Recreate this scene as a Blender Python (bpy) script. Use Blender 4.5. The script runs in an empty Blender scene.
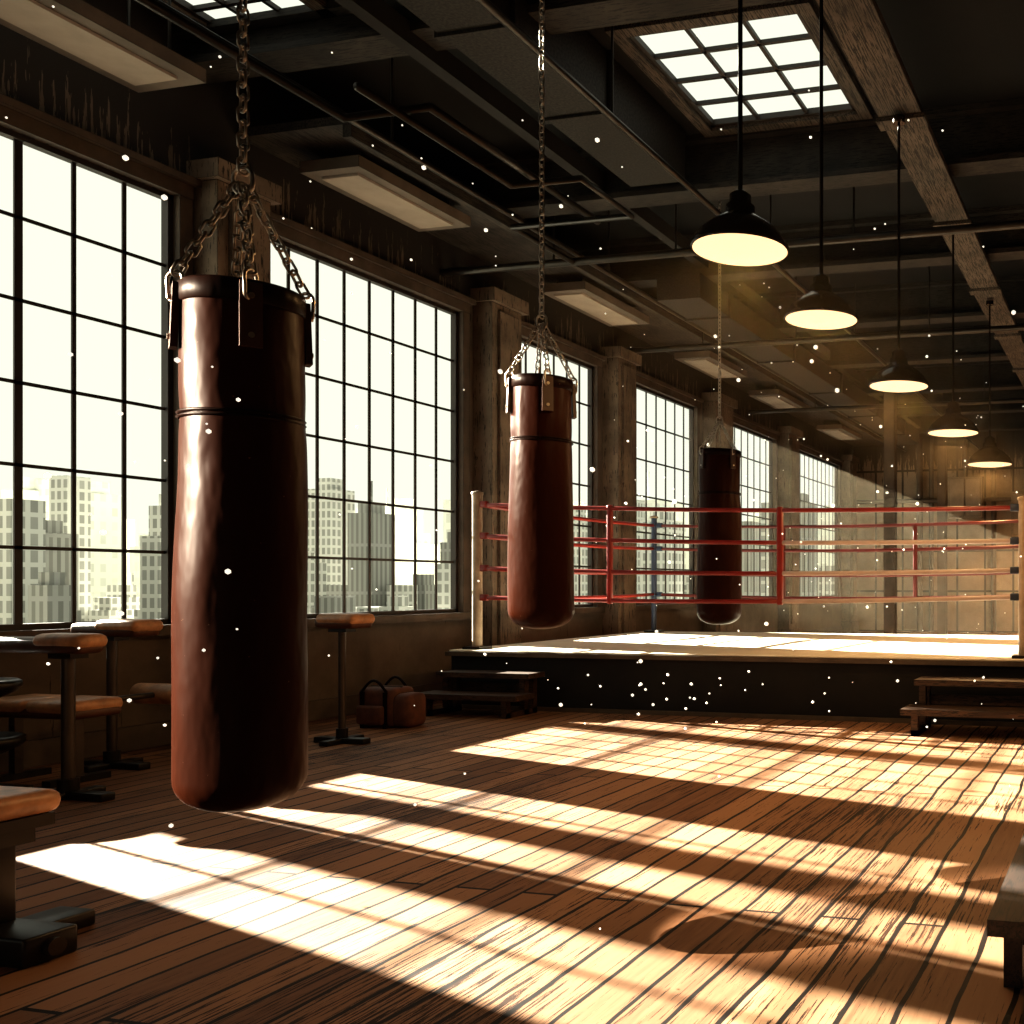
import bpy, bmesh, math, random
from mathutils import Vector, Matrix, noise
random.seed(7)
S=bpy.context.scene
S.view_settings.view_transform='Standard'
try: S.view_settings.look='Medium High Contrast'
except Exception: pass

# ------------------------------------------------------------ materials
def mk(name):
    m=bpy.data.materials.new(name); m.use_nodes=True
    nt=m.node_tree; b=nt.nodes['Principled BSDF']
    return m,nt,b
def N(nt,t,**k):
    n=nt.nodes.new(t)
    for a,v in k.items(): setattr(n,a,v)
    return n
def pos(nt,scale=(1,1,1)):
    g=N(nt,'ShaderNodeNewGeometry'); mp=N(nt,'ShaderNodeMapping')
    mp.inputs['Scale'].default_value=scale
    nt.links.new(g.outputs['Position'],mp.inputs['Vector'])
    return mp.outputs['Vector']
def ramp(nt,src,stops):
    r=N(nt,'ShaderNodeValToRGB'); e=r.color_ramp.elements
    while len(e)<len(stops): e.new(0.5)
    for i,(p,c) in enumerate(stops):
        e[i].position=p; e[i].color=(c[0],c[1],c[2],1)
    nt.links.new(src,r.inputs['Fac']); return r.outputs['Color']
def mix(nt,f,a,b,mode='MIX'):
    n=N(nt,'ShaderNodeMix',data_type='RGBA',blend_type=mode)
    for s,v in ((0,f),(6,a),(7,b)):
        if isinstance(v,(int,float)): n.inputs[s].default_value=v
        elif isinstance(v,tuple): n.inputs[s].default_value=(v[0],v[1],v[2],1)
        else: nt.links.new(v,n.inputs[s])
    return n.outputs[2]
def edge_mask(nt,r=0.012,th=0.93):
    bv=N(nt,'ShaderNodeBevel'); bv.samples=4; bv.inputs['Radius'].default_value=r
    g=N(nt,'ShaderNodeNewGeometry')
    d=N(nt,'ShaderNodeVectorMath',operation='DOT_PRODUCT')
    nt.links.new(bv.outputs[0],d.inputs[0]); nt.links.new(g.outputs['Normal'],d.inputs[1])
    l=N(nt,'ShaderNodeMath',operation='LESS_THAN'); l.inputs[1].default_value=th
    nt.links.new(d.outputs['Value'],l.inputs[0]); return l.outputs[0]
def noise_tex(nt,vec,scale,detail=4,rough=.6):
    n=N(nt,'ShaderNodeTexNoise'); n.inputs['Scale'].default_value=scale
    n.inputs['Detail'].default_value=detail; n.inputs['Roughness'].default_value=rough
    nt.links.new(vec,n.inputs['Vector']); return n.outputs['Fac']
def mat(name,col,rough=.6,metal=0,var=.35,vs=3,stretch=(1,1,1),ink=0,hatch=0,hs=(1,1,1),emit=None,bump=0):
    m,nt,b=mk(name)
    v=pos(nt,stretch); f=noise_tex(nt,v,vs)
    dark=tuple(c*(1-var) for c in col); lite=tuple(min(1,c*(1+var)) for c in col)
    c=ramp(nt,f,[(.35,dark),(.65,lite)])
    if hatch:
        f2=noise_tex(nt,pos(nt,hs),10,3,.7)
        h2=N(nt,'ShaderNodeMath',operation='GREATER_THAN'); h2.inputs[1].default_value=1-hatch
        nt.links.new(f2,h2.inputs[0])
        c=mix(nt,h2.outputs[0],c,tuple(x*.12 for x in col))
    if ink:
        c=mix(nt,edge_mask(nt,ink),c,tuple(x*.05 for x in col))
    nt.links.new(c,b.inputs['Base Color'])
    b.inputs['Roughness'].default_value=rough; b.inputs['Metallic'].default_value=metal
    if emit:
        b.inputs['Emission Color'].default_value=(*emit[0],1); b.inputs['Emission Strength'].default_value=emit[1]
    if bump:
        bp=N(nt,'ShaderNodeBump'); bp.inputs['Strength'].default_value=bump; bp.inputs['Distance'].default_value=.02
        nt.links.new(f,bp.inputs['Height']); nt.links.new(bp.outputs[0],b.inputs['Normal'])
    return m

def floor_mat():
    m,nt,b=mk('wood_planks')
    g=N(nt,'ShaderNodeNewGeometry'); sx=N(nt,'ShaderNodeSeparateXYZ'); cx=N(nt,'ShaderNodeCombineXYZ')
    nt.links.new(g.outputs['Position'],sx.inputs[0])
    wv=noise_tex(nt,pos(nt,(2.0,.8,1)),1.5,2,.5)
    wa=N(nt,'ShaderNodeMath',operation='MULTIPLY_ADD'); wa.inputs[1].default_value=.07
    nt.links.new(wv,wa.inputs[0]); nt.links.new(sx.outputs['X'],wa.inputs[2])
    nt.links.new(sx.outputs['Y'],cx.inputs['X']); nt.links.new(wa.outputs[0],cx.inputs['Y'])
    br=N(nt,'ShaderNodeTexBrick'); br.offset=.37; br.squash=1
    br.inputs['Scale'].default_value=1; br.inputs['Brick Width'].default_value=4.1
    br.inputs['Row Height'].default_value=.19; br.inputs['Mortar Size'].default_value=.0105
    br.inputs['Mortar Smooth'].default_value=.0; br.inputs['Bias'].default_value=0
    br.inputs['Color1'].default_value=(.41,.225,.125,1); br.inputs['Color2'].default_value=(.13,.058,.03,1)
    br.inputs['Mortar'].default_value=(.006,.003,.002,1)
    nt.links.new(cx.outputs[0],br.inputs['Vector'])
    f=noise_tex(nt,pos(nt,(9,.5,1)),4,5,.65)
    c=mix(nt,ramp(nt,f,[(.3,(.0,.0,.0)),(.7,(.6,.6,.6))]),br.outputs['Color'],(.33,.18,.098))
    f2=noise_tex(nt,pos(nt,(26,.7,1)),3,4,.7)
    mask=noise_tex(nt,pos(nt,(.8,.5,1)),1.2,2,.5)
    ad=N(nt,'ShaderNodeMath',operation='MULTIPLY_ADD'); ad.inputs[1].default_value=.5
    nt.links.new(mask,ad.inputs[0]); nt.links.new(f2,ad.inputs[2])
    h=N(nt,'ShaderNodeMath',operation='GREATER_THAN'); h.inputs[1].default_value=.835
    nt.links.new(ad.outputs[0],h.inputs[0])
    c2=mix(nt,h.outputs[0],c,(.03,.012,.006))
    c3=mix(nt,br.outputs['Fac'],c2,(.006,.003,.002))
    nt.links.new(c3,b.inputs['Base Color']); b.inputs['Roughness'].default_value=.6
    b.inputs['Specular IOR Level'].default_value=.15
    return m
def wall_mat(name,base,stain=True,panel=False):
    m,nt,b=mk(name)
    f=noise_tex(nt,pos(nt,(1,1,1)),.9,6,.7)
    c=ramp(nt,f,[(.3,tuple(x*.5 for x in base)),(.55,base),(.8,tuple(min(1,x*1.35) for x in base))])
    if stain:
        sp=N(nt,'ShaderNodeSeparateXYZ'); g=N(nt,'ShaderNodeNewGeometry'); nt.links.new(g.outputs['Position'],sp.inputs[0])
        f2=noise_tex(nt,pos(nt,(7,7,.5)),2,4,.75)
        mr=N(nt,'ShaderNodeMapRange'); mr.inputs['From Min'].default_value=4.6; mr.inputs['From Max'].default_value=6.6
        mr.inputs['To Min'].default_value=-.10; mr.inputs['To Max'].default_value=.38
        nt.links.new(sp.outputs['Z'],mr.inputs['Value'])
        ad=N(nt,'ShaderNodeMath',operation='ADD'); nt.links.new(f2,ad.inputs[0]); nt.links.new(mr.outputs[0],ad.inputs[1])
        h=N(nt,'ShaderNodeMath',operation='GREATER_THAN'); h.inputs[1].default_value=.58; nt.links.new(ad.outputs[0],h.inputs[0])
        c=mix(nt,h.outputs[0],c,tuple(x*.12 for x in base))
    if panel:
        g=N(nt,'ShaderNodeNewGeometry'); sx=N(nt,'ShaderNodeSeparateXYZ'); cx=N(nt,'ShaderNodeCombineXYZ')
        nt.links.new(g.outputs['Position'],sx.inputs[0]); nt.links.new(sx.outputs['X'],cx.inputs['X']); nt.links.new(sx.outputs['Z'],cx.inputs['Y'])
        br=N(nt,'ShaderNodeTexBrick'); br.offset=0; br.inputs['Scale'].default_value=1
        br.inputs['Brick Width'].default_value=.9; br.inputs['Row Height'].default_value=1.3; br.inputs['Mortar Size'].default_value=.035
        nt.links.new(cx.outputs[0],br.inputs['Vector'])
        c=mix(nt,br.outputs['Fac'],c,tuple(x*.06 for x in base))
    nt.links.new(c,b.inputs['Base Color']); b.inputs['Roughness'].default_value=.85
    return m
def bld_mat(name,wallc,glassc,bw,rh,ms=.5):
    m,nt,b=mk(name)
    g=N(nt,'ShaderNodeNewGeometry'); sx=N(nt,'ShaderNodeSeparateXYZ'); cx=N(nt,'ShaderNodeCombineXYZ')
    ad=N(nt,'ShaderNodeMath',operation='ADD')
    nt.links.new(g.outputs['Position'],sx.inputs[0])
    nt.links.new(sx.outputs['X'],ad.inputs[0]); nt.links.new(sx.outputs['Y'],ad.inputs[1])
    nt.links.new(ad.outputs[0],cx.inputs['X']); nt.links.new(sx.outputs['Z'],cx.inputs['Y'])
    br=N(nt,'ShaderNodeTexBrick'); br.offset=0; br.inputs['Scale'].default_value=1
    br.inputs['Brick Width'].default_value=bw; br.inputs['Row Height'].default_value=rh; br.inputs['Mortar Size'].default_value=ms
    br.inputs['Color1'].default_value=(*glassc,1); br.inputs['Color2'].default_value=(*[x*1.3 for x in glassc],1)
    br.inputs['Mortar'].default_value=(*wallc,1)
    nt.links.new(cx.outputs[0],br.inputs['Vector']); nt.links.new(br.outputs['Color'],b.inputs['Base Color'])
    b.inputs['Roughness'].default_value=.9
    return m
def leather(name,col,bump=.4,spec=.06):
    m,nt,b=mk(name)
    v=pos(nt,(1,1,.45)); f=noise_tex(nt,v,5,3,.5)
    c=ramp(nt,f,[(.35,tuple(x*.85 for x in col)),(.65,col)])
    fs=noise_tex(nt,pos(nt,(1,1,1)),70,2,.5)
    sp=N(nt,'ShaderNodeMath',operation='GREATER_THAN'); sp.inputs[1].default_value=.77; nt.links.new(fs,sp.inputs[0])
    c=mix(nt,sp.outputs[0],c,(.12,.07,.05))
    nt.links.new(c,b.inputs['Base Color']); b.inputs['Roughness'].default_value=.38
    b.inputs['Specular IOR Level'].default_value=spec
    bp=N(nt,'ShaderNodeBump'); bp.inputs['Strength'].default_value=bump; bp.inputs['Distance'].default_value=.05
    nt.links.new(f,bp.inputs['Height']); nt.links.new(bp.outputs[0],b.inputs['Normal'])
    return m

M={}
M['floor']=floor_mat()
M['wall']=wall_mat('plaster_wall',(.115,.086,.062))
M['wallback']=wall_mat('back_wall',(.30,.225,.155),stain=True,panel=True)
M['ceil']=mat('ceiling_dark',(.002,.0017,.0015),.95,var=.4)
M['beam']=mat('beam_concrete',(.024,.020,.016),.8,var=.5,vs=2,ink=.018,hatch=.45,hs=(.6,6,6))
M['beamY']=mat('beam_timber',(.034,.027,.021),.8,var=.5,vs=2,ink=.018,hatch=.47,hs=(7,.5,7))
M['girder']=mat('girder_timber',(.085,.068,.052),.8,var=.35,vs=2,ink=.018,hatch=.48,hs=(9,.4,9))
M['joist']=mat('joist_dark',(.008,.0065,.0055),.8,var=.45,vs=2)
M['duct']=mat('duct_metal',(.018,.015,.012),.6,.3,var=.9,vs=40,ink=.014)
M['pipe']=mat('pipe_metal',(.03,.025,.020),.35,.5,var=.3)
M['tray']=mat('fixture_housing',(.12,.097,.075),.7,var=.2,ink=.014)
M['tray2']=mat('pale_panel',(.24,.185,.13),.7,var=.2,ink=.03)
M['diff']=mat('fixture_diffuser',(.28,.23,.175),.6,var=.12,emit=((1,.85,.6),.02))
M['frame']=mat('window_steel',(.018,.012,.008),.55,var=.2)
M['trim']=mat('window_trim',(.070,.050,.035),.7,var=.3,ink=.012)
M['pil']=mat('pilaster_plaster',(.15,.114,.082),.8,var=.4,vs=1.5,ink=.014,hatch=.40,hs=(5,5,.5))
M['bag']=leather('brown_leather',(.024,.0060,.0024))
M['bagdk']=leather('dark_leather',(.010,.0036,.0022))
M['chain']=mat('chain_steel',(.38,.34,.29),.3,.9,var=.2)
M['lampblk']=mat('lamp_enamel',(.022,.014,.010),.18,.3,var=.1)
M['lampin']=mat('lamp_glow',(.25,.16,.08),.5,var=0,emit=((1,.70,.36),1.35))
M['mat']=mat('ring_canvas',(.80,.72,.58),.8,var=.1,vs=1)
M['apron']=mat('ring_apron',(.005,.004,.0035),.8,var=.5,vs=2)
M['edge']=mat('ring_edge_trim',(.085,.062,.042),.6,var=.3)
M['red']=mat('rope_red',(.24,.022,.017),.35,var=.15)
M['reddk']=mat('rope_dark_red',(.12,.016,.013),.4,var=.15)
M['white']=mat('rope_cream',(.55,.44,.40),.45,var=.12)
M['blue']=mat('pad_blue',(.03,.045,.085),.5,var=.15)
M['post']=mat('post_cream',(.40,.31,.225),.5,var=.25,vs=4)
M['steel']=mat('dark_steel',(.016,.013,.011),.35,.4,var=.2,ink=.006)
M['steel2']=mat('grey_steel',(.055,.042,.032),.35,.4,var=.2)
M['pad']=mat('pad_tan_leather',(.46,.24,.12),.4,var=.35,vs=6,bump=.3)
M['paddk']=mat('pad_brown_leather',(.08,.028,.013),.45,var=.25,vs=6)
M['strap']=mat('strap_leather',(.035,.011,.005),.5,var=.25,vs=6)
M['wood']=mat('dark_wood',(.065,.033,.018),.55,var=.4,vs=3,stretch=(1,6,6),ink=.01,hatch=.44,hs=(1,8,8))
M['woodY']=mat('bench_wood',(.025,.011,.006),.65,var=.4,vs=3,stretch=(6,1,6),ink=.008,hatch=.46,hs=(10,.7,8))
M['gbag']=mat('canvas_bag',(.11,.037,.018),.7,var=.3,vs=8,ink=.01)
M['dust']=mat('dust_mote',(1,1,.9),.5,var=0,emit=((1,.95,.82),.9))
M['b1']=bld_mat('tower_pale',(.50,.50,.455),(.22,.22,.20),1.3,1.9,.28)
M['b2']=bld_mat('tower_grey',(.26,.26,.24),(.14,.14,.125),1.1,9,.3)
M['b3']=bld_mat('tower_hazed',(.66,.67,.605),(.50,.505,.46),4,5,1.1)  # far towers: distance haze is painted in as paler wall and glass colours
M['caster']=mat('stripe_caster_brick',(.3,.2,.15),.8)
M['grnd']=mat('city_ground',(.45,.44,.37),.9)

# ------------------------------------------------------------ mesh builder
class MB:
    def __init__(s,name): s.name=name; s.bm=bmesh.new(); s.mats=[]
    def mi(s,m):
        if m not in s.mats: s.mats.append(m)
        return s.mats.index(m)
    def add(s,vs,fs,m,smooth=False):
        i=s.mi(m); v=[s.bm.verts.new(p) for p in vs]
        for f in fs:
            try: fc=s.bm.faces.new([v[k] for k in f])
            except ValueError: continue
            fc.material_index=i; fc.smooth=smooth
    def box(s,a,b,m,rot=None,bev=0,seg=2):
        x0,y0,z0=[min(a[k],b[k]) for k in range(3)]; x1,y1,z1=[max(a[k],b[k]) for k in range(3)]
        c=Vector(((x0+x1)/2,(y0+y1)/2,(z0+z1)/2))
        t=bmesh.new(); bmesh.ops.create_cube(t,size=1)
        for v in t.verts: v.co=Vector((v.co.x*(x1-x0),v.co.y*(y1-y0),v.co.z*(z1-z0)))
        if bev: bmesh.ops.bevel(t,geom=t.edges[:],offset=bev,segments=seg,profile=.5,affect='EDGES')
        t.verts.ensure_lookup_table(); t.verts.index_update()
        s.add([(rot@v.co if rot else v.co)+c for v in t.verts],[[v.index for v in f.verts] for f in t.faces],m,bool(bev)); t.free()
    def cyl(s,p,q,r,m,n=14,r2=None,caps=True):
        p=Vector(p);q=Vector(q); r2=r if r2 is None else r2
        d=(q-p).normalized(); a=d.orthogonal().normalized(); b=d.cross(a)
        L=[];U=[]
        for k in range(n):
            t=2*math.pi*k/n; o=a*math.cos(t)+b*math.sin(t)
            L.append(p+o*r);U.append(q+o*r2)
        s.add(L+U,[[k,(k+1)%n,n+(k+1)%n,n+k] for k in range(n)],m,True)
        if caps:
            s.add(L,[list(range(n))[::-1]],m); s.add(U,[list(range(n))],m)
    def tube(s,pts,r,m,n=10):
        pts=[Vector(p) for p in pts]; V=[];F=[]
        a=None
        for i,p in enumerate(pts):
            d=(pts[min(i+1,len(pts)-1)]-pts[max(i-1,0)]).normalized()
            if a is None: a=d.orthogonal().normalized()
            a=(a-d*a.dot(d)).normalized(); b=d.cross(a)
            for k in range(n):
                t=2*math.pi*k/n; V.append(p+(a*math.cos(t)+b*math.sin(t))*r)
        for i in range(len(pts)-1):
            for k in range(n): F.append([i*n+k,i*n+(k+1)%n,(i+1)*n+(k+1)%n,(i+1)*n+k])
        F.append(list(range(n))[::-1]); F.append([(len(pts)-1)*n+k for k in range(n)])
        s.add(V,F,m,True)
    def lathe(s,c,prof,m,n=48,disp=None):
        V=[];F=[];c=Vector(c)
        for i,(r,z) in enumerate(prof):
            for k in range(n):
                t=2*math.pi*k/n; p=Vector((r*math.cos(t),r*math.sin(t),z))
                if disp: p=disp(p,r)
                V.append(c+p)
        for i in range(len(prof)-1):
            for k in range(n): F.append([i*n+k,i*n+(k+1)%n,(i+1)*n+(k+1)%n,(i+1)*n+k])
        s.add(V,F,m,True)
    def link(s,c,d,tw,L,w,r,m):
        d=Vector(d).normalized(); a=d.orthogonal().normalized()
        a=Matrix.Rotation(tw,3,d)@a; c=Vector(c); b=d.cross(a)
        V=[];F=[];n=14;k6=6; h=(L-w)/2
        for i in range(n):
            t=2*math.pi*i/n; ct,st=math.cos(t),math.sin(t)
            base=c+a*(w/2*ct)+d*(w/2*st+(h if st>0 else -h)); o=a*ct+d*st
            for j in range(k6):
                u=2*math.pi*j/k6; V.append(base+(o*math.cos(u)+b*math.sin(u))*r)
        for i in range(n):
            for j in range(k6): F.append([i*k6+j,i*k6+(j+1)%k6,((i+1)%n)*k6+(j+1)%k6,((i+1)%n)*k6+j])
        s.add(V,F,m,True)
    def chain(s,p,q,m,L=.06,w=.034,r=.0055):
        p=Vector(p);q=Vector(q); D=(q-p); n=max(2,int(D.length/(L*.74))); d=D.normalized()
        for i in range(n): s.link(p+D*((i+.5)/n),d,(i%2)*math.pi/2+.5,D.length/n/.74,w,r,m)
    def done(s):
        me=bpy.data.meshes.new(s.name)
        bmesh.ops.recalc_face_normals(s.bm,faces=s.bm.faces[:])
        xs=[v.co for v in s.bm.verts]
        c=Vector(((min(v.x for v in xs)+max(v.x for v in xs))/2,(min(v.y for v in xs)+max(v.y for v in xs))/2,min(v.z for v in xs)))
        for v in s.bm.verts: v.co-=c
        s.bm.to_mesh(me); s.bm.free()
        for m in s.mats: me.materials.append(m)
        o=bpy.data.objects.new(s.name,me); o.location=c; S.collection.objects.link(o); return o

def holes_panel(mb,axis,lo,hi,u0,u1,v0,v1,holes,m):
    us=sorted({u0,u1,*[h[0] for h in holes],*[h[1] for h in holes]}); vs=sorted({v0,v1,*[h[2] for h in holes],*[h[3] for h in holes]})
    for i in range(len(us)-1):
        j=0
        while j<len(vs)-1:
            def hole(j): 
                cu=(us[i]+us[i+1])/2; cv=(vs[j]+vs[j+1])/2
                return any(h[0]<cu<h[1] and h[2]<cv<h[3] for h in holes)
            if hole(j): j+=1; continue
            k=j
            while k+1<len(vs)-1 and not hole(k+1): k+=1
            if axis=='x': mb.box((lo,us[i],vs[j]),(hi,us[i+1],vs[k+1]),m)
            else: mb.box((us[i],vs[j],lo),(us[i+1],vs[k+1],hi),m)
            j=k+1

# ------------------------------------------------------------ room
WX=-8.85; WO=WX-.13; SILL=1.13; HEAD=5.2; CZ=6.8; XR=4.5; YF=-3.5; YB=30
WIN=[(-3.0,-.4),(4.72,7.25),(8.18,11.18),(12.35,14.5),(15.6,18.3),(20.1,22.8),(24.2,28.3)]
f=MB('floor'); f.box((WO,YF,-.2),(XR,YB,0),M['floor']); f.done()
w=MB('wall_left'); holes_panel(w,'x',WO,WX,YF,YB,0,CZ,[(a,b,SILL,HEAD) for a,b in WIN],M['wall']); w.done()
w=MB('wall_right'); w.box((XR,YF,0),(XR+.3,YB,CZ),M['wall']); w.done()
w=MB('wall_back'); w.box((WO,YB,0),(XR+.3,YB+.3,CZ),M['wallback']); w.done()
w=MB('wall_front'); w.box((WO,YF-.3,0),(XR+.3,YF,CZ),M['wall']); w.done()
SK=[(-4.7,-2.95,8.25,10.15),(-8.45,-7.25,5.0,7.75)]
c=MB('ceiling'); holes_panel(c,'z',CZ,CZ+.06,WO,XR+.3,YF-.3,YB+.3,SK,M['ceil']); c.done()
b=MB('baseboard_left'); b.box((WX,YF,0),(WX+.04,YB,.22),M['trim']); b.done()

for n,(a,b_) in enumerate(WIN):
    g=MB('window_%d'%(n+1)); x=WX-.06; T=.0145; dx=.008
    cols=max(4,round((b_-a)/.39)); rows=6
    g.box((x-.04,a,SILL),(x+.04,a+.05,HEAD),M['frame']); g.box((x-.04,b_-.05,SILL),(x+.04,b_,HEAD),M['frame'])
    g.box((x-.04,a,SILL),(x+.04,b_,SILL+.05),M['frame']); g.box((x-.04,a,HEAD-.05),(x+.04,b_,HEAD),M['frame'])
    for k in range(1,cols):
        y=a+(b_-a)*k/cols; t=T+.002 if not (n==1 and k==3) else .03
        g.box((x-dx,y-t,SILL),(x+dx,y+t,HEAD),M['frame'])
    for k in range(1,rows):
        z=SILL+(HEAD-SILL)*k/rows
        g.box((x-dx,a,z-T),(x+dx,b_,z+T),M['frame'])
    g.done()
    t=MB('trim_%d'%(n+1))
    W=.13
    t.box((WX,a-W,HEAD),(WX+.07,b_+W,HEAD+W),M['trim']); t.box((WX,a-W*1.4,HEAD+W),(WX+.12,b_+W*1.4,HEAD+W+.07),M['trim'])
    t.box((WX,a-W,SILL-.05),(WX+.06,a,HEAD),M['trim']); t.box((WX,b_,SILL-.05),(WX+.06,b_+W,HEAD),M['trim'])
    t.box((WX-.12,a-W,SILL-.1),(WX+.12,b_+W,SILL),M['trim'])
    t.done()
PIL=[(3.9,4.4),(7.42,8.0),(11.45,12.1),(14.75,15.35),(18.7,19.6),(23.1,23.9),(28.6,29.3)]
for a,b_ in PIL:
    p=MB('pilaster'); p.box((WX,a,0),(WX+.3,b_,5.58),M['pil']); p.box((WX+.3,a+.12,.5),(WX+.34,b_-.12,5.3),M['pil'])
    p.box((WX,a-.04,0),(WX+.36,b_+.04,.35),M['pil']); p.box((WX,a-.06,5.4),(WX+.38,b_+.06,5.58),M['pil']); p.done()

# skylights
for n,(x0,x1,y0,y1) in enumerate(SK):
    g=MB('window_%d'%(len(WIN)+1+n)); z=CZ-.0; fr=M['frame']
    for a in (x0,x1-.05): g.box((a,y0,z-.03),(a+.05,y1,z+.03),fr)
    for a in (y0,y1-.05): g.box((x0,a,z-.03),(x1,a+.05,z+.03),fr)
    for k in range(1,3): xx=x0+(x1-x0)*k/3; g.box((xx-.02,y0,z-.02),(xx+.02,y1,z+.02),fr)
    for k in range(1,4): yy=y0+(y1-y0)*k/4; g.box((x0,yy-.02,z-.02),(x1,yy+.02,z+.02),fr)
    g.done()
    t=MB('skylight_trim'); W=.14; m=M['girder']; zz=CZ-.07
    t.box((x0-W,y0-W,zz),(x0,y1+W,CZ),m);t.box((x1,y0-W,zz),(x1+W,y1+W,CZ),m)
    t.box((x0,y0-W,zz),(x1,y0,CZ),m);t.box((x0,y1,zz),(x1,y1+W,CZ),m); t.done()

for y in (1.4,4.4,7.4,10.5,13.4,16.4,19.4,22.4,25.4,28.4):
    g=MB('ceiling_beam'); zb=6.15 if y!=7.4 else 6.42
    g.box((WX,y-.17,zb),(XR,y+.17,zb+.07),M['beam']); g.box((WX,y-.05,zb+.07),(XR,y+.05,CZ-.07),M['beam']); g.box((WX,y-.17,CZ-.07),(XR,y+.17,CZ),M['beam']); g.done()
for x in (-2.14,1.6):
    g=MB('ceiling_girder'); zb=5.98; m=M['girder']
    g.box((x-.21,YF,zb),(x+.21,YB,zb+.07),m); g.box((x-.05,YF,zb+.07),(x+.05,YB,6.14),m)
    for k in range(12): g.box((x-.24,-2+k*2.7,zb-.04),(x+.24,-1.8+k*2.7,zb),m)
    g.done()
for x in (-6.3,-.6,.5):
    g=MB('ceiling_joist'); g.box((x-.07,YF,6.3),(x+.07,YB,6.5),M['joist']); g.done()
g=MB('air_duct'); g.box((-5.75,4.6,6.2),(-5.05,10.2,6.78),M['duct'])
for y in (5.5,7.0,8.5): g.box((-5.79,y,6.17),(-5.01,y+.07,6.79),M['duct'])
g.done()
g=MB('air_duct'); g.box((-6.9,13,5.75),(-6.2,28,6.12),M['duct'])
for y in range(14,28,3): g.box((-6.94,y,5.72),(-6.16,y+.08,6.14),M['duct'])
g.done()
g=MB('soffit_beam')
for a,b_ in ((YF,4.6),(7.9,YB)):
    g.box((WX,a,6.05),(-7.5,b_,6.14),M['beamY']); g.box((-7.58,a,5.92),(-7.48,b_,6.05),M['beamY'])
g.done()
for a,b_ in ((1.2,2.9),(4.9,6.6),(8.25,9.95),(12.4,14.3),(16.6,18.4),(20.2,22.4),(25,27)):
    g=MB('fluorescent_fixture'); x0,x1=-8.45,-7.72
    g.box((x0,a,5.80),(x1,b_,5.92),M['tray']); g.box((x0+.14,a+.14,5.775),(x1-.14,b_-.14,5.80),M['diff'])
    for y in (a+.2,b_-.2): 
        for x in (x0+.15,x1-.15): g.cyl((x,y,5.92),(x,y,6.78 if 4.6<y<7.9 else 6.05),.012,M['pipe'],8)
    g.done()
g=MB('ceiling_pipes'); P=M['pipe']
g.cyl((WX,10.85,5.62),(XR,10.85,5.62),.05,P); g.cyl((WX,11.1,5.72),(XR,11.1,5.72),.035,P)
g.cyl((WX,15.2,5.62),(XR,15.2,5.62),.05,P); g.cyl((WX,21.2,5.62),(XR,21.2,5.62),.05,P)
for x,z in ((-7.1,5.85),(-4.7,5.85),(-.2,5.9)):
    g.cyl((x,YF,z),(x,YB,z),.035,P)
g.tube([(-6.2,6.6,5.6),(-6.2,8.6,5.6),(-5.4,8.6,5.6),(-5.4,9.6,5.6),(-6.9,9.6,5.6),(-6.9,10.8,5.6)],.035,P)
g.tube([(-6.9,3.5,5.7),(-6.9,7.2,5.7),(-6.0,7.2,5.7),(-6.0,9.9,5.7)],.04,P)
for y in (2,5,8,12,16,20,24): 
    for x,z in ((-7.1,5.85),(-4.7,5.85),(-.2,5.9)): g.cyl((x,y,z),(x,y,6.78),.012,P,6)
for x in (-7.2,-5.5,-3.2,-.9,1.5):
    for y in (10.85,15.2,21.2): g.cyl((x,y,5.62),(x,y,6.78),.014,P,6)
g.done()

# ------------------------------------------------------------ hanging lamps
LX=-2.14
for y,R,E in ((5.0,.272,40),(6.44,.262,40),(8.76,.285,55),(11.6,.32,75),(14.75,.355,110),(24.5,.355,260),(27.3,.355,260)):  # last two are out of view, added to brighten the back wall
    z=3.38; g=MB('pendant_lamp'); B=M['lampblk']; k=R/.27
    c=(LX,y,z)
    prof=[(.27,0),(.275,.012),(.268,.03),(.235,.085),(.185,.135),(.125,.175),(.085,.20),(.08,.215),(.08,.25),(.06,.265),(.06,.31),(.035,.33),(.012,.345)]
    g.lathe(c,[(r*k,h*k) for r,h in prof],B,40)
    g.lathe(c,[(.262*k,.004*k),(.18*k,-.010*k),(.001,-.018*k)],M['lampin'],40)
    g.cyl((LX,y,z+.33*k),(LX,y,5.94),.014,B,8); g.cyl((LX,y,5.88),(LX,y,5.94),.06,B,16)
    g.done()
    l=bpy.data.lights.new('pendant_bulb','SPOT'); l.energy=E*2.4; l.color=(1,.58,.24); l.shadow_soft_size=.12; l.spot_size=math.radians(176); l.spot_blend=.35
    o=bpy.data.objects.new('pendant_bulb',l); o.location=(LX,y,z-.04); S.collection.objects.link(o)

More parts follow.
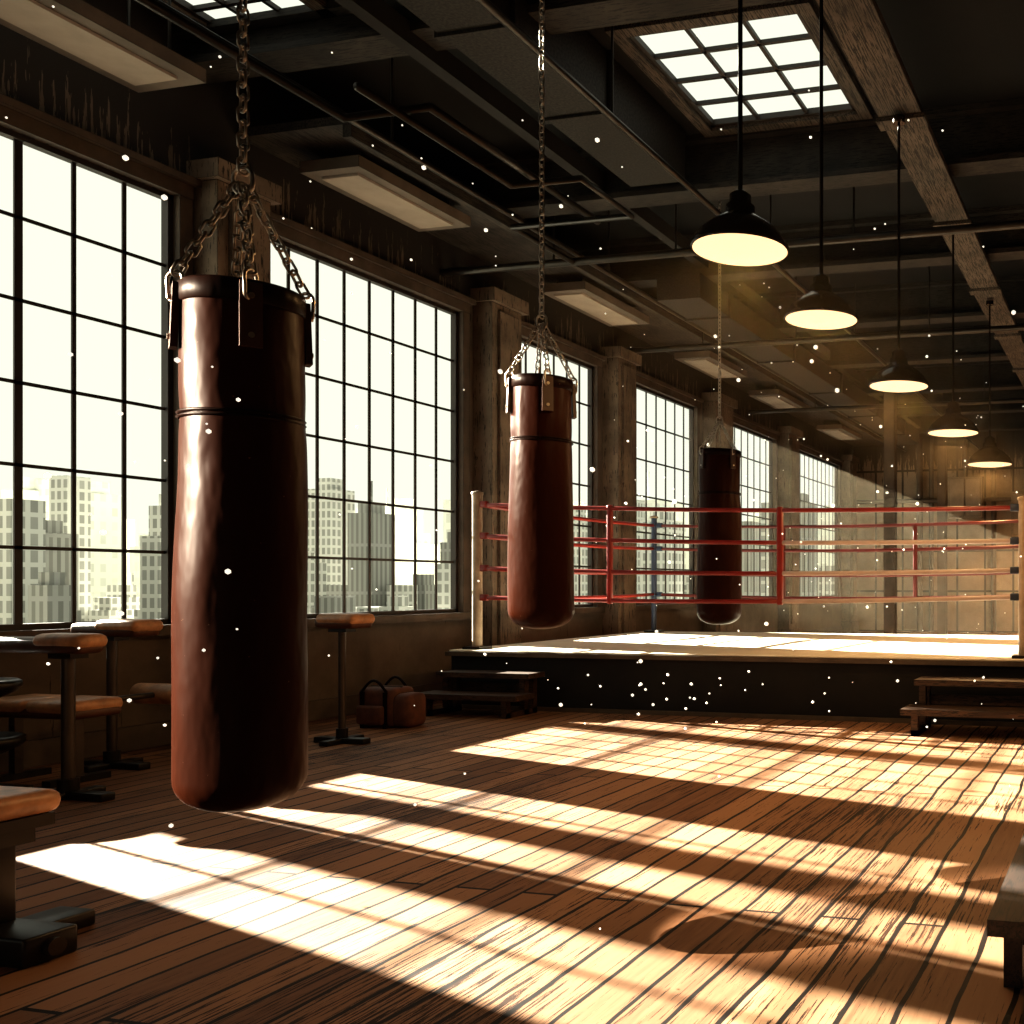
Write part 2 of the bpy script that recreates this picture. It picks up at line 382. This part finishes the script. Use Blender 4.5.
# ------------------------------------------------------------ punching bags
def bag(x,y,zb,zt,R,apex,yaw,top=6.78,seed=0):
    g=MB('punching_bag'); L=zt-zb
    prof=[]
    nb=10
    for i in range(nb+1):
        t=math.pi/2*i/nb; prof.append((max(.001,R*1.0*(math.sin(t)**.75)), .62*R*(1-math.cos(t))))
    n=44
    for i in range(1,n+1):
        t=i/n; h=.62*R+(L-.62*R)*t; r=R*(1.0-.10*t**1.5)
        prof.append((r,h))
    def dsp(p,r):
        q=Vector((p.x*3,p.y*3,p.z*1.6+seed)); s=1+.06*noise.noise(q)
        hh=p.z/L
        s+= .012*math.exp(-((hh-.76)/.03)**2)*-1.6
        return Vector((p.x*s,p.y*s,p.z))
    g.lathe((x,y,zb),prof,M['bag'],72,dsp)
    Rt=R*.90
    g.lathe((x,y,zt),[(Rt*.985,-.005),(Rt*.8,-.02),(.001,-.03)],M['bagdk'],48)
    g.lathe((x,y,zt),[(Rt+.002,-.065),(Rt+.010,-.06),(Rt+.010,.005),(Rt+.002,.014),(Rt-.016,.010),(Rt-.02,-.02)],M['bagdk'],64)
    for hz in (.76,.752):
        g.lathe((x,y,zb+L*hz),[(R*.925,-.006),(R*.925+.007,0),(R*.925,.006)],M['bagdk'],64)
    for k in range(4):
        a=yaw+k*math.pi/2; d=Vector((math.cos(a),math.sin(a),0)); tdir=Vector((-d.y,d.x,0)); c=Vector((x,y,zt))+d*(Rt+.012)
        W=.034; z1=.0; z0=-.23
        pts=[]
        for zz in (z0,z1):
            for s_ in (-1,1):
                for o in (-.012,.010): pts.append(c+tdir*W*s_+d*(o+(.008 if zz==z0 else 0))+Vector((0,0,zz)))
        g.add(pts,[[0,1,3,2],[4,6,7,5],[0,4,5,1],[2,3,7,6],[0,2,6,4],[1,5,7,3]],M['strap'])
        for zz in (-.05,-.19): g.cyl(c+d*.010+Vector((0,0,zz)),c+d*.024+Vector((0,0,zz)),.010,M['chain'],10)
        top_=c+Vector((0,0,.035))
        g.link(c+Vector((0,0,-.01)),(0,0,1),a+math.pi/2,.11,.06,.007,M['chain'])
        g.chain(top_,Vector((x,y,apex))+d*.015,M['chain'])
    g.link((x,y,apex+.02),(0,0,1),yaw,.10,.075,.008,M['chain'])
    g.chain((x,y,apex+.05),(x,y,top),M['chain'],L=.062,w=.036)
    return g.done()
bag(-3.19,2.87,.675,2.57,.206,2.97,-.62,seed=1)
bag(-3.86,5.68,1.205,2.87,.210,3.25,-.8,seed=5)
bag(-4.96,10.95,1.01,3.15,.275,3.52,-.5,seed=9)

# ------------------------------------------------------------ boxing ring
ring=bpy.data.objects.new('boxing_ring',None); S.collection.objects.link(ring)
def part(mb):
    o=mb.done(); o.parent=ring; return o
RX0,RX1,RY0,RY1,RZ=-8.12,-.55,10.0,14.9,.71
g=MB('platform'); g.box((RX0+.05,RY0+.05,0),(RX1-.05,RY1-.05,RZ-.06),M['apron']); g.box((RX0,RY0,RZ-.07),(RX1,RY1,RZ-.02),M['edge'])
g.box((RX0+.03,RY0+.03,RZ-.02),(RX1-.03,RY1-.03,RZ),M['mat'],bev=.008)
g.box((RX0+.02,RY0+.02,0),(RX1-.02,RY0+.05,.05),M['edge'])
part(g)
PX=[(-7.9,10.3),(-1.12,10.3),(-7.8,14.6),(-1.12,14.6)]
for i,(x,y) in enumerate(PX):
    g=MB('corner_post_%d'%(i+1)); h=2.62 if i!=1 else 2.42
    g.cyl((x,y,RZ),(x,y,h),.06 if i<2 else .045,M['post'] if i<2 else M['blue'],16)
    g.lathe((x,y,h),[(.07,0),(.07,.03),(.001,.05)],M['post'],16)
    g.box((x-.12,y-.12,RZ),(x+.12,y+.12,RZ+.03),M['steel'])
    part(g)
ZL=[2.50,2.11,1.71,1.345]; ZR=[2.34,1.98,1.66,1.37]
g=MB('ropes')
def rope(p,q,m,sag,r=.026,n=14,t0=0,t1=1):
    p=Vector(p);q=Vector(q); pts=[]
    for i in range(n+1):
        t=t0+(t1-t0)*i/n; v=p.lerp(q,t); v.z-=sag*4*t*(1-t); pts.append(v)
    g.tube(pts,r,m)
tS=(-3.92+7.9)/(7.9-1.12)
colR=[M['red'],M['white'],M['white'],M['white']]
for i in range(4):
    sg=.05
    rope((-7.9,10.3,ZL[i]),(-1.12,10.3,ZR[i]),M['red'],sg,t1=tS)
    rope((-7.9,10.3,ZL[i]),(-1.12,10.3,ZR[i]),colR[i],sg,t0=tS)
    rope((-7.9,10.3,ZL[i]),(-7.8,14.6,ZL[i]),M['red'],.03)
    rope((-7.8,14.6,ZL[i]),(-1.12,14.6,ZL[i]),M['reddk'],.06)
    rope((-1.12,10.3,ZR[i]),(-1.12,14.6,ZL[i]),M['white'],.03)
for x,y in PX:
    sx=.1 if x<-4 else -.1
    for i in range(4):
        zz=(ZR if (x>-4 and y<12) else ZL)[i]
        g.box((x+sx-.05,y-.03,zz-.04),(x+sx+.05,y+.03,zz+.04),M['red'] if y<12 and x<-4 else M['blue'],bev=.012)
for x,r in ((-6.08,.030),(-3.92,.034)):
    t=(x+7.9)/6.78
    zt=ZL[0]+(ZR[0]-ZL[0])*t-.05*4*t*(1-t); zb=ZL[3]+(ZR[3]-ZL[3])*t-.05*4*t*(1-t)
    g.box((x-r,10.3-.03,zb-.04),(x+r,10.33,zt+.04),M['red'],bev=.012)
for x in (-5.5,-3.3):
    g.box((x-.03,14.57,1.28),(x+.03,14.63,2.46),M['reddk'],bev=.012)
part(g)

def steps(name,x0,x1,y1,h1,h2,dep=.32):
    g=MB(name); W=M['wood']
    g.box((x0+.06,y1-dep,h2-.06),(x1,y1,h2),W); g.box((x0,y1-2*dep,h1-.06),(x1+.06,y1-dep+.04,h1),W)
    for x in (x0+.1,x1-.16):
        g.box((x,y1-dep+.06,0),(x+.07,y1-dep+.14,h2-.06),W); g.box((x,y1-.1,0),(x+.07,y1-.02,h2-.06),W)
        g.box((x,y1-2*dep+.05,0),(x+.07,y1-2*dep+.13,h1-.06),W)
        g.box((x,y1-2*dep+.05,0),(x+.07,y1-.02,.06),W)
    g.box((x0+.1,y1-.06,h1-.02),(x1-.1,y1-.02,h1+.08),W)
    g.done()
steps('ring_steps',-8.0,-6.72,9.95,.26,.48)
steps('ring_steps',-2.22,-.5,9.85,.27,.53,.36)

# ------------------------------------------------------------ duffel bag
g=MB('duffel_bag'); G=M['gbag']; x,y=-7.62,8.62
g.box((x-.33,y-.17,0),(x+.14,y+.17,.42),G,bev=.07,seg=3)
g.box((x+.06,y-.15,0),(x+.30,y+.15,.36),G,bev=.07,seg=3)
g.box((x-.28,y-.23,.04),(x+.04,y-.15,.24),M['gbag'],bev=.03)
g.tube([(x-.24+.3*t,y-.18,.38+.12*math.sin(math.pi*t)) for t in [i/10 for i in range(11)]],.014,M['bagdk'])
g.tube([(x-.24+.3*t,y+.12,.39+.12*math.sin(math.pi*t)) for t in [i/10 for i in range(11)]],.014,M['bagdk'])
for dx in (-.24,.04): g.box((x+dx-.02,y-.185,.0),(x+dx+.02,y-.165,.38),M['bagdk'])
g.box((x-.28,y-.008,.418),(x+.1,y+.008,.428),M['steel2'])
g.done()

# ------------------------------------------------------------ padded stands and benches
def stand(x,y,h,padx,base,rp=.032,arm=None,py=.15):
    g=MB('padded_stand')
    g.box((x-.10,y-.06,h-.145),(x+.10,y+.06,h-.11),M['steel'])
    g.box((x-padx[0],y-py+.01,h-.11),(x+padx[1],y+py-.01,h),M['paddk'],bev=.045,seg=3)
    g.box((x+padx[1]-.42,y-py,h-.075),(x+padx[1]+.02,y+py,h+.03),M['pad'],bev=.05,seg=3)
    g.cyl((x,y,.05),(x,y,h-.14),rp,M['steel2'],16); g.cyl((x,y,.05),(x,y,.14),rp*1.6,M['steel'],16)
    g.box((x-base,y-.05,0),(x+base,y+.05,.055),M['steel'],bev=.01); g.box((x-.05,y-.22,0),(x+.05,y+.22,.05),M['steel'],bev=.01)
    if arm:
        z=arm; g.cyl((x,y,z),(x,y+.42,z),.024,M['steel2']); g.cyl((x-.25,y+.42,z),(x+.28,y+.42,z),.09,M['pad'],20)
        g.cyl((x+.28,y+.42,z),(x+.29,y+.42,z),.06,M['paddk'],20)
    g.done()
stand(-7.30,7.6,1.20,(.20,.24),.28)
stand(-7.28,5.2,1.13,(.7,.22),.36,.04,py=.11)
stand(-8.15,6.15,1.19,(.30,.38),.34,.036,arm=.56,py=.13)
g=MB('weight_bench')
g.box((-8.52,5.45,.50),(-7.60,5.82,.58),M['paddk'],bev=.03); 
for k in range(2): g.box((-8.5+.46*k,5.43,.54),(-8.06+.46*k,5.84,.64),M['pad'],bev=.045,seg=3)
for x in (-8.4,-7.8): g.box((x-.03,5.6,.04),(x+.03,5.66,.50),M['steel2']); g.box((x-.04,5.42,0),(x+.04,5.85,.05),M['steel'])
g.done()
g=MB('weight_bench')
g.box((-5.9,2.78,.49),(-4.44,3.12,.54),M['steel']); g.box((-5.92,2.75,.54),(-4.42,3.15,.64),M['pad'],bev=.045,seg=3)
for x in (-4.56,-5.7):
    g.box((x-.06,2.88,.10),(x+.06,3.02,.50),M['steel'],bev=.01); 
    g.box((x-.10,2.84,.43),(x+.10,3.06,.49),M['steel'])
g.box((-5.95,2.84,0),(-4.2,3.04,.115),M['steel'],bev=.012); g.box((-4.66,2.55,0),(-4.46,3.3,.07),M['steel'],bev=.01)
g.cyl((-4.2,2.94,.06),(-4.17,2.94,.06),.035,M['steel2'])
g.done()
g=MB('weight_plate_tree'); x,y=-8.0,5.08
g.cyl((x,y,0),(x,y,.9),.035,M['steel2']); g.box((x-.24,y-.24,0),(x+.24,y+.24,.05),M['steel'],bev=.01)
for z,r in ((.74,.27),(.34,.29)):
    g.lathe((x,y,z),[(.04,-.05),(r*.55,-.05),(r*.9,-.0),(r,.03),(r,.07),(r*.9,.085),(r*.8,.06),(.12,.06),(.08,.09),(.03,.09)],M['steel'],36)
g.cyl((x,y,.1),(x,y,.3),.12,M['steel'],24,.07)
g.done()
g=MB('wooden_bench'); Wd=M['woodY']
x0=-.50; y0=3.38
g.box((x0,y0,.24),(x0+.22,y0+1.9,.30),Wd); g.box((x0+.235,y0,.24),(x0+.46,y0+1.9,.30),Wd)
for yy in (y0+.15,y0+1.6):
    g.box((x0+.04,yy,0),(x0+.11,yy+.08,.24),Wd); g.box((x0+.35,yy,0),(x0+.42,yy+.08,.24),Wd); g.box((x0+.04,yy+.01,.16),(x0+.42,yy+.07,.24),Wd)
g.box((x0+.2,y0+.2,.08),(x0+.26,y0+1.65,.13),Wd)
g.done()

# ------------------------------------------------------------ far end clutter
g=MB('pipe_stack'); 
for x,r in ((-6.6,.10),(-6.2,.06),(-4.2,.08),(-1.2,.07),(-.7,.07),(.8,.1)): g.cyl((x,29.85,0),(x,29.85,6.25),r,M['trim'],12)
g.cyl((WX+.01,29.8,4.2),(XR-.01,29.8,4.2),.07,M['trim'],12)
g.done()
for x0,x1,z0,z1 in ((-5.6,-4.5,3.6,4.9),(-3.6,-2.2,3.0,4.4)):
    g=MB('electrical_cabinet'); g.box((x0,29.4,z0),(x1,29.7,z1),M['tray2']); g.box((x0+.06,29.36,z0+.06),((x0+x1)/2-.02,29.4,z1-.06),M['tray2']); g.box(((x0+x1)/2+.02,29.36,z0+.06),(x1-.06,29.4,z1-.06),M['tray2'])
    g.cyl(((x0+x1)/2,29.55,z1),((x0+x1)/2,29.55,6.1),.06,M['trim']); g.done()
for x,y in ((-5.2,20.5),(-5.2,26.5)):
    g=MB('steel_column'); g.box((x-.03,y-.12,0),(x+.03,y+.12,6.15),M['trim']); g.box((x-.12,y-.14,0),(x+.12,y-.11,6.15),M['trim']); g.box((x-.12,y+.11,0),(x+.12,y+.14,6.15),M['trim']); g.box((x-.2,y-.2,0),(x+.2,y+.2,.04),M['trim']); g.done()

# ------------------------------------------------------------ dust
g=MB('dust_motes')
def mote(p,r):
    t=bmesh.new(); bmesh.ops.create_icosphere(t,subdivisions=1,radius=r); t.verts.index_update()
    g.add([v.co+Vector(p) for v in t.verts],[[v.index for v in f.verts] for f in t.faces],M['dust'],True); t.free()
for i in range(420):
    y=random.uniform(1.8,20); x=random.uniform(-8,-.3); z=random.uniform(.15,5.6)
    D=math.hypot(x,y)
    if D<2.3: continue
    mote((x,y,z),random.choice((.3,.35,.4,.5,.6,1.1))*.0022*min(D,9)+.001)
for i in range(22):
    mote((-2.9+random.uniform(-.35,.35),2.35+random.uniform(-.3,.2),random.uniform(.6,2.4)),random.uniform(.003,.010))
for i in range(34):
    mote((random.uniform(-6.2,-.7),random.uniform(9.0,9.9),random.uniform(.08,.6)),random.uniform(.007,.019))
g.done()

# ------------------------------------------------------------ haze
def haze(name,a,b,dens,col):
    g=MB(name)
    m=bpy.data.materials.new(name+'_volume'); m.use_nodes=True; nt=m.node_tree; nt.nodes.remove(nt.nodes['Principled BSDF'])
    vs=N(nt,'ShaderNodeVolumeScatter'); vs.inputs['Color'].default_value=col; vs.inputs['Density'].default_value=dens; vs.inputs['Anisotropy'].default_value=.0
    nt.links.new(vs.outputs[0],nt.nodes['Material Output'].inputs['Volume'])
    g.box(a,b,m); g.done()
haze('dust_haze',(WX+.4,16.3,.02),(XR-.05,29.3,5.5),.0068,(1,.82,.56,1))
haze('lamp_haze',(-3.2,4.0,2.85),(-1.1,16.2,3.75),.022,(1,.85,.62,1))

# ------------------------------------------------------------ outside: city
g=MB('city_ground'); g.box((-900,-300,-40.5),(-40,900,-40),M['grnd']); g.done()
blg=MB('city_buildings')
rr=random.Random(5)
for i in range(230):
    far=i<110
    D=rr.uniform(330,620) if far else rr.uniform(140,260)
    ang=rr.uniform(math.radians(24),math.radians(76))
    X=-D*math.cos(ang); Y=D*math.sin(ang)
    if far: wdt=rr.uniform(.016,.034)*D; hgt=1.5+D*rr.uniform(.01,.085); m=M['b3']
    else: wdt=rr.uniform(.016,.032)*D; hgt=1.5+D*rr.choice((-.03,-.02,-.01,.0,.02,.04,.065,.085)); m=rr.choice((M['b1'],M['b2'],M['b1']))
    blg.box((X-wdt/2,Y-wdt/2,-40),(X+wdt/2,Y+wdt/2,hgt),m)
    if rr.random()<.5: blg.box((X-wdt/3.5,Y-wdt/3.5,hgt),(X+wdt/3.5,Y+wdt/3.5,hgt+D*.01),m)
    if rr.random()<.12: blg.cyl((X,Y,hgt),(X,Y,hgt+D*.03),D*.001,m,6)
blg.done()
for x,y,r in ((-13,6.80,.25),(-13,7.62,.19),(-22,13.45,.2)):  # added posts outside the view, there only to cast stripes across the floor
    g=MB('stripe_caster'); g.cyl((x,y,-40),(x,y,13),r,M['caster'],20); g.cyl((x,y,12.7),(x,y,13.1),r+.06,M['caster'],20); g.done()

# ------------------------------------------------------------ lights
l=bpy.data.lights.new('sun','SUN'); l.energy=52; l.color=(1,.96,.80); l.angle=math.radians(.6)
o=bpy.data.objects.new('sun',l); o.rotation_euler=Vector((1,-.27,-.41)).to_track_quat('-Z','Y').to_euler(); S.collection.objects.link(o)
def bag_spot(p,t,e,ang,half):
    # added off-view spot lighting a bag's left side; barn doors mask its spill
    g=MB('added_bag_spot'); p=Vector(p); d=(Vector(t)-p).normalized()
    side=d.cross(Vector((0,0,1))).normalized(); up=side.cross(d)
    R=Matrix((side,up,d)).transposed()
    g.cyl(p-d*.22,p-d*.02,.07,M['lampblk'],20,.11); g.cyl((WX,p.y,p.z+.05),p-d*.18,.02,M['lampblk'],8); g.box((WX,p.y-.08,p.z-.03),(WX+.03,p.y+.08,p.z+.13),M['lampblk'])
    D=.45; gap=D*half; wp=.30
    for s_ in (-1,1):
        c=p+d*D+side*s_*(gap+wp/2)
        g.box(c-Vector((wp/2,.22,.004)),c+Vector((wp/2,.22,.004)),M['lampblk'],rot=R)
        g.cyl(p-d*.05+side*s_*.10,c+side*s_*.05,.008,M['lampblk'],6)
    g.done()
    l=bpy.data.lights.new('added_bag_spot_light','SPOT'); l.energy=e; l.color=(1,.82,.62); l.spot_size=math.radians(ang); l.spot_blend=.08; l.shadow_soft_size=.012
    o=bpy.data.objects.new('added_bag_spot_light',l); o.location=p; o.rotation_euler=d.to_track_quat('-Z','Y').to_euler(); S.collection.objects.link(o)
bag_spot((-8.2,-.3,3.2),(-3.19,2.87,1.67),23000,18.0,.035)
bag_spot((-8.2,3.3,3.9),(-3.86,5.7,2.08),16000,17.6,.042)

W=bpy.data.worlds.new('sky'); S.world=W; W.use_nodes=True
bg=W.node_tree.nodes['Background']; bg.inputs['Color'].default_value=(.86,.885,.74,1); bg.inputs['Strength'].default_value=1.0

# ------------------------------------------------------------ camera
cd=bpy.data.cameras.new('camera'); cam=bpy.data.objects.new('camera',cd); S.collection.objects.link(cam)
cd.sensor_width=36; cd.lens=950/1024*36; cd.shift_x=-(915-512)/1024; cd.shift_y=(585-512)/1024
cam.location=(0,0,1.5); cam.rotation_euler=(math.radians(90),0,math.atan(215/950))
cd.clip_end=2000; cd.clip_start=.05
S.camera=cam
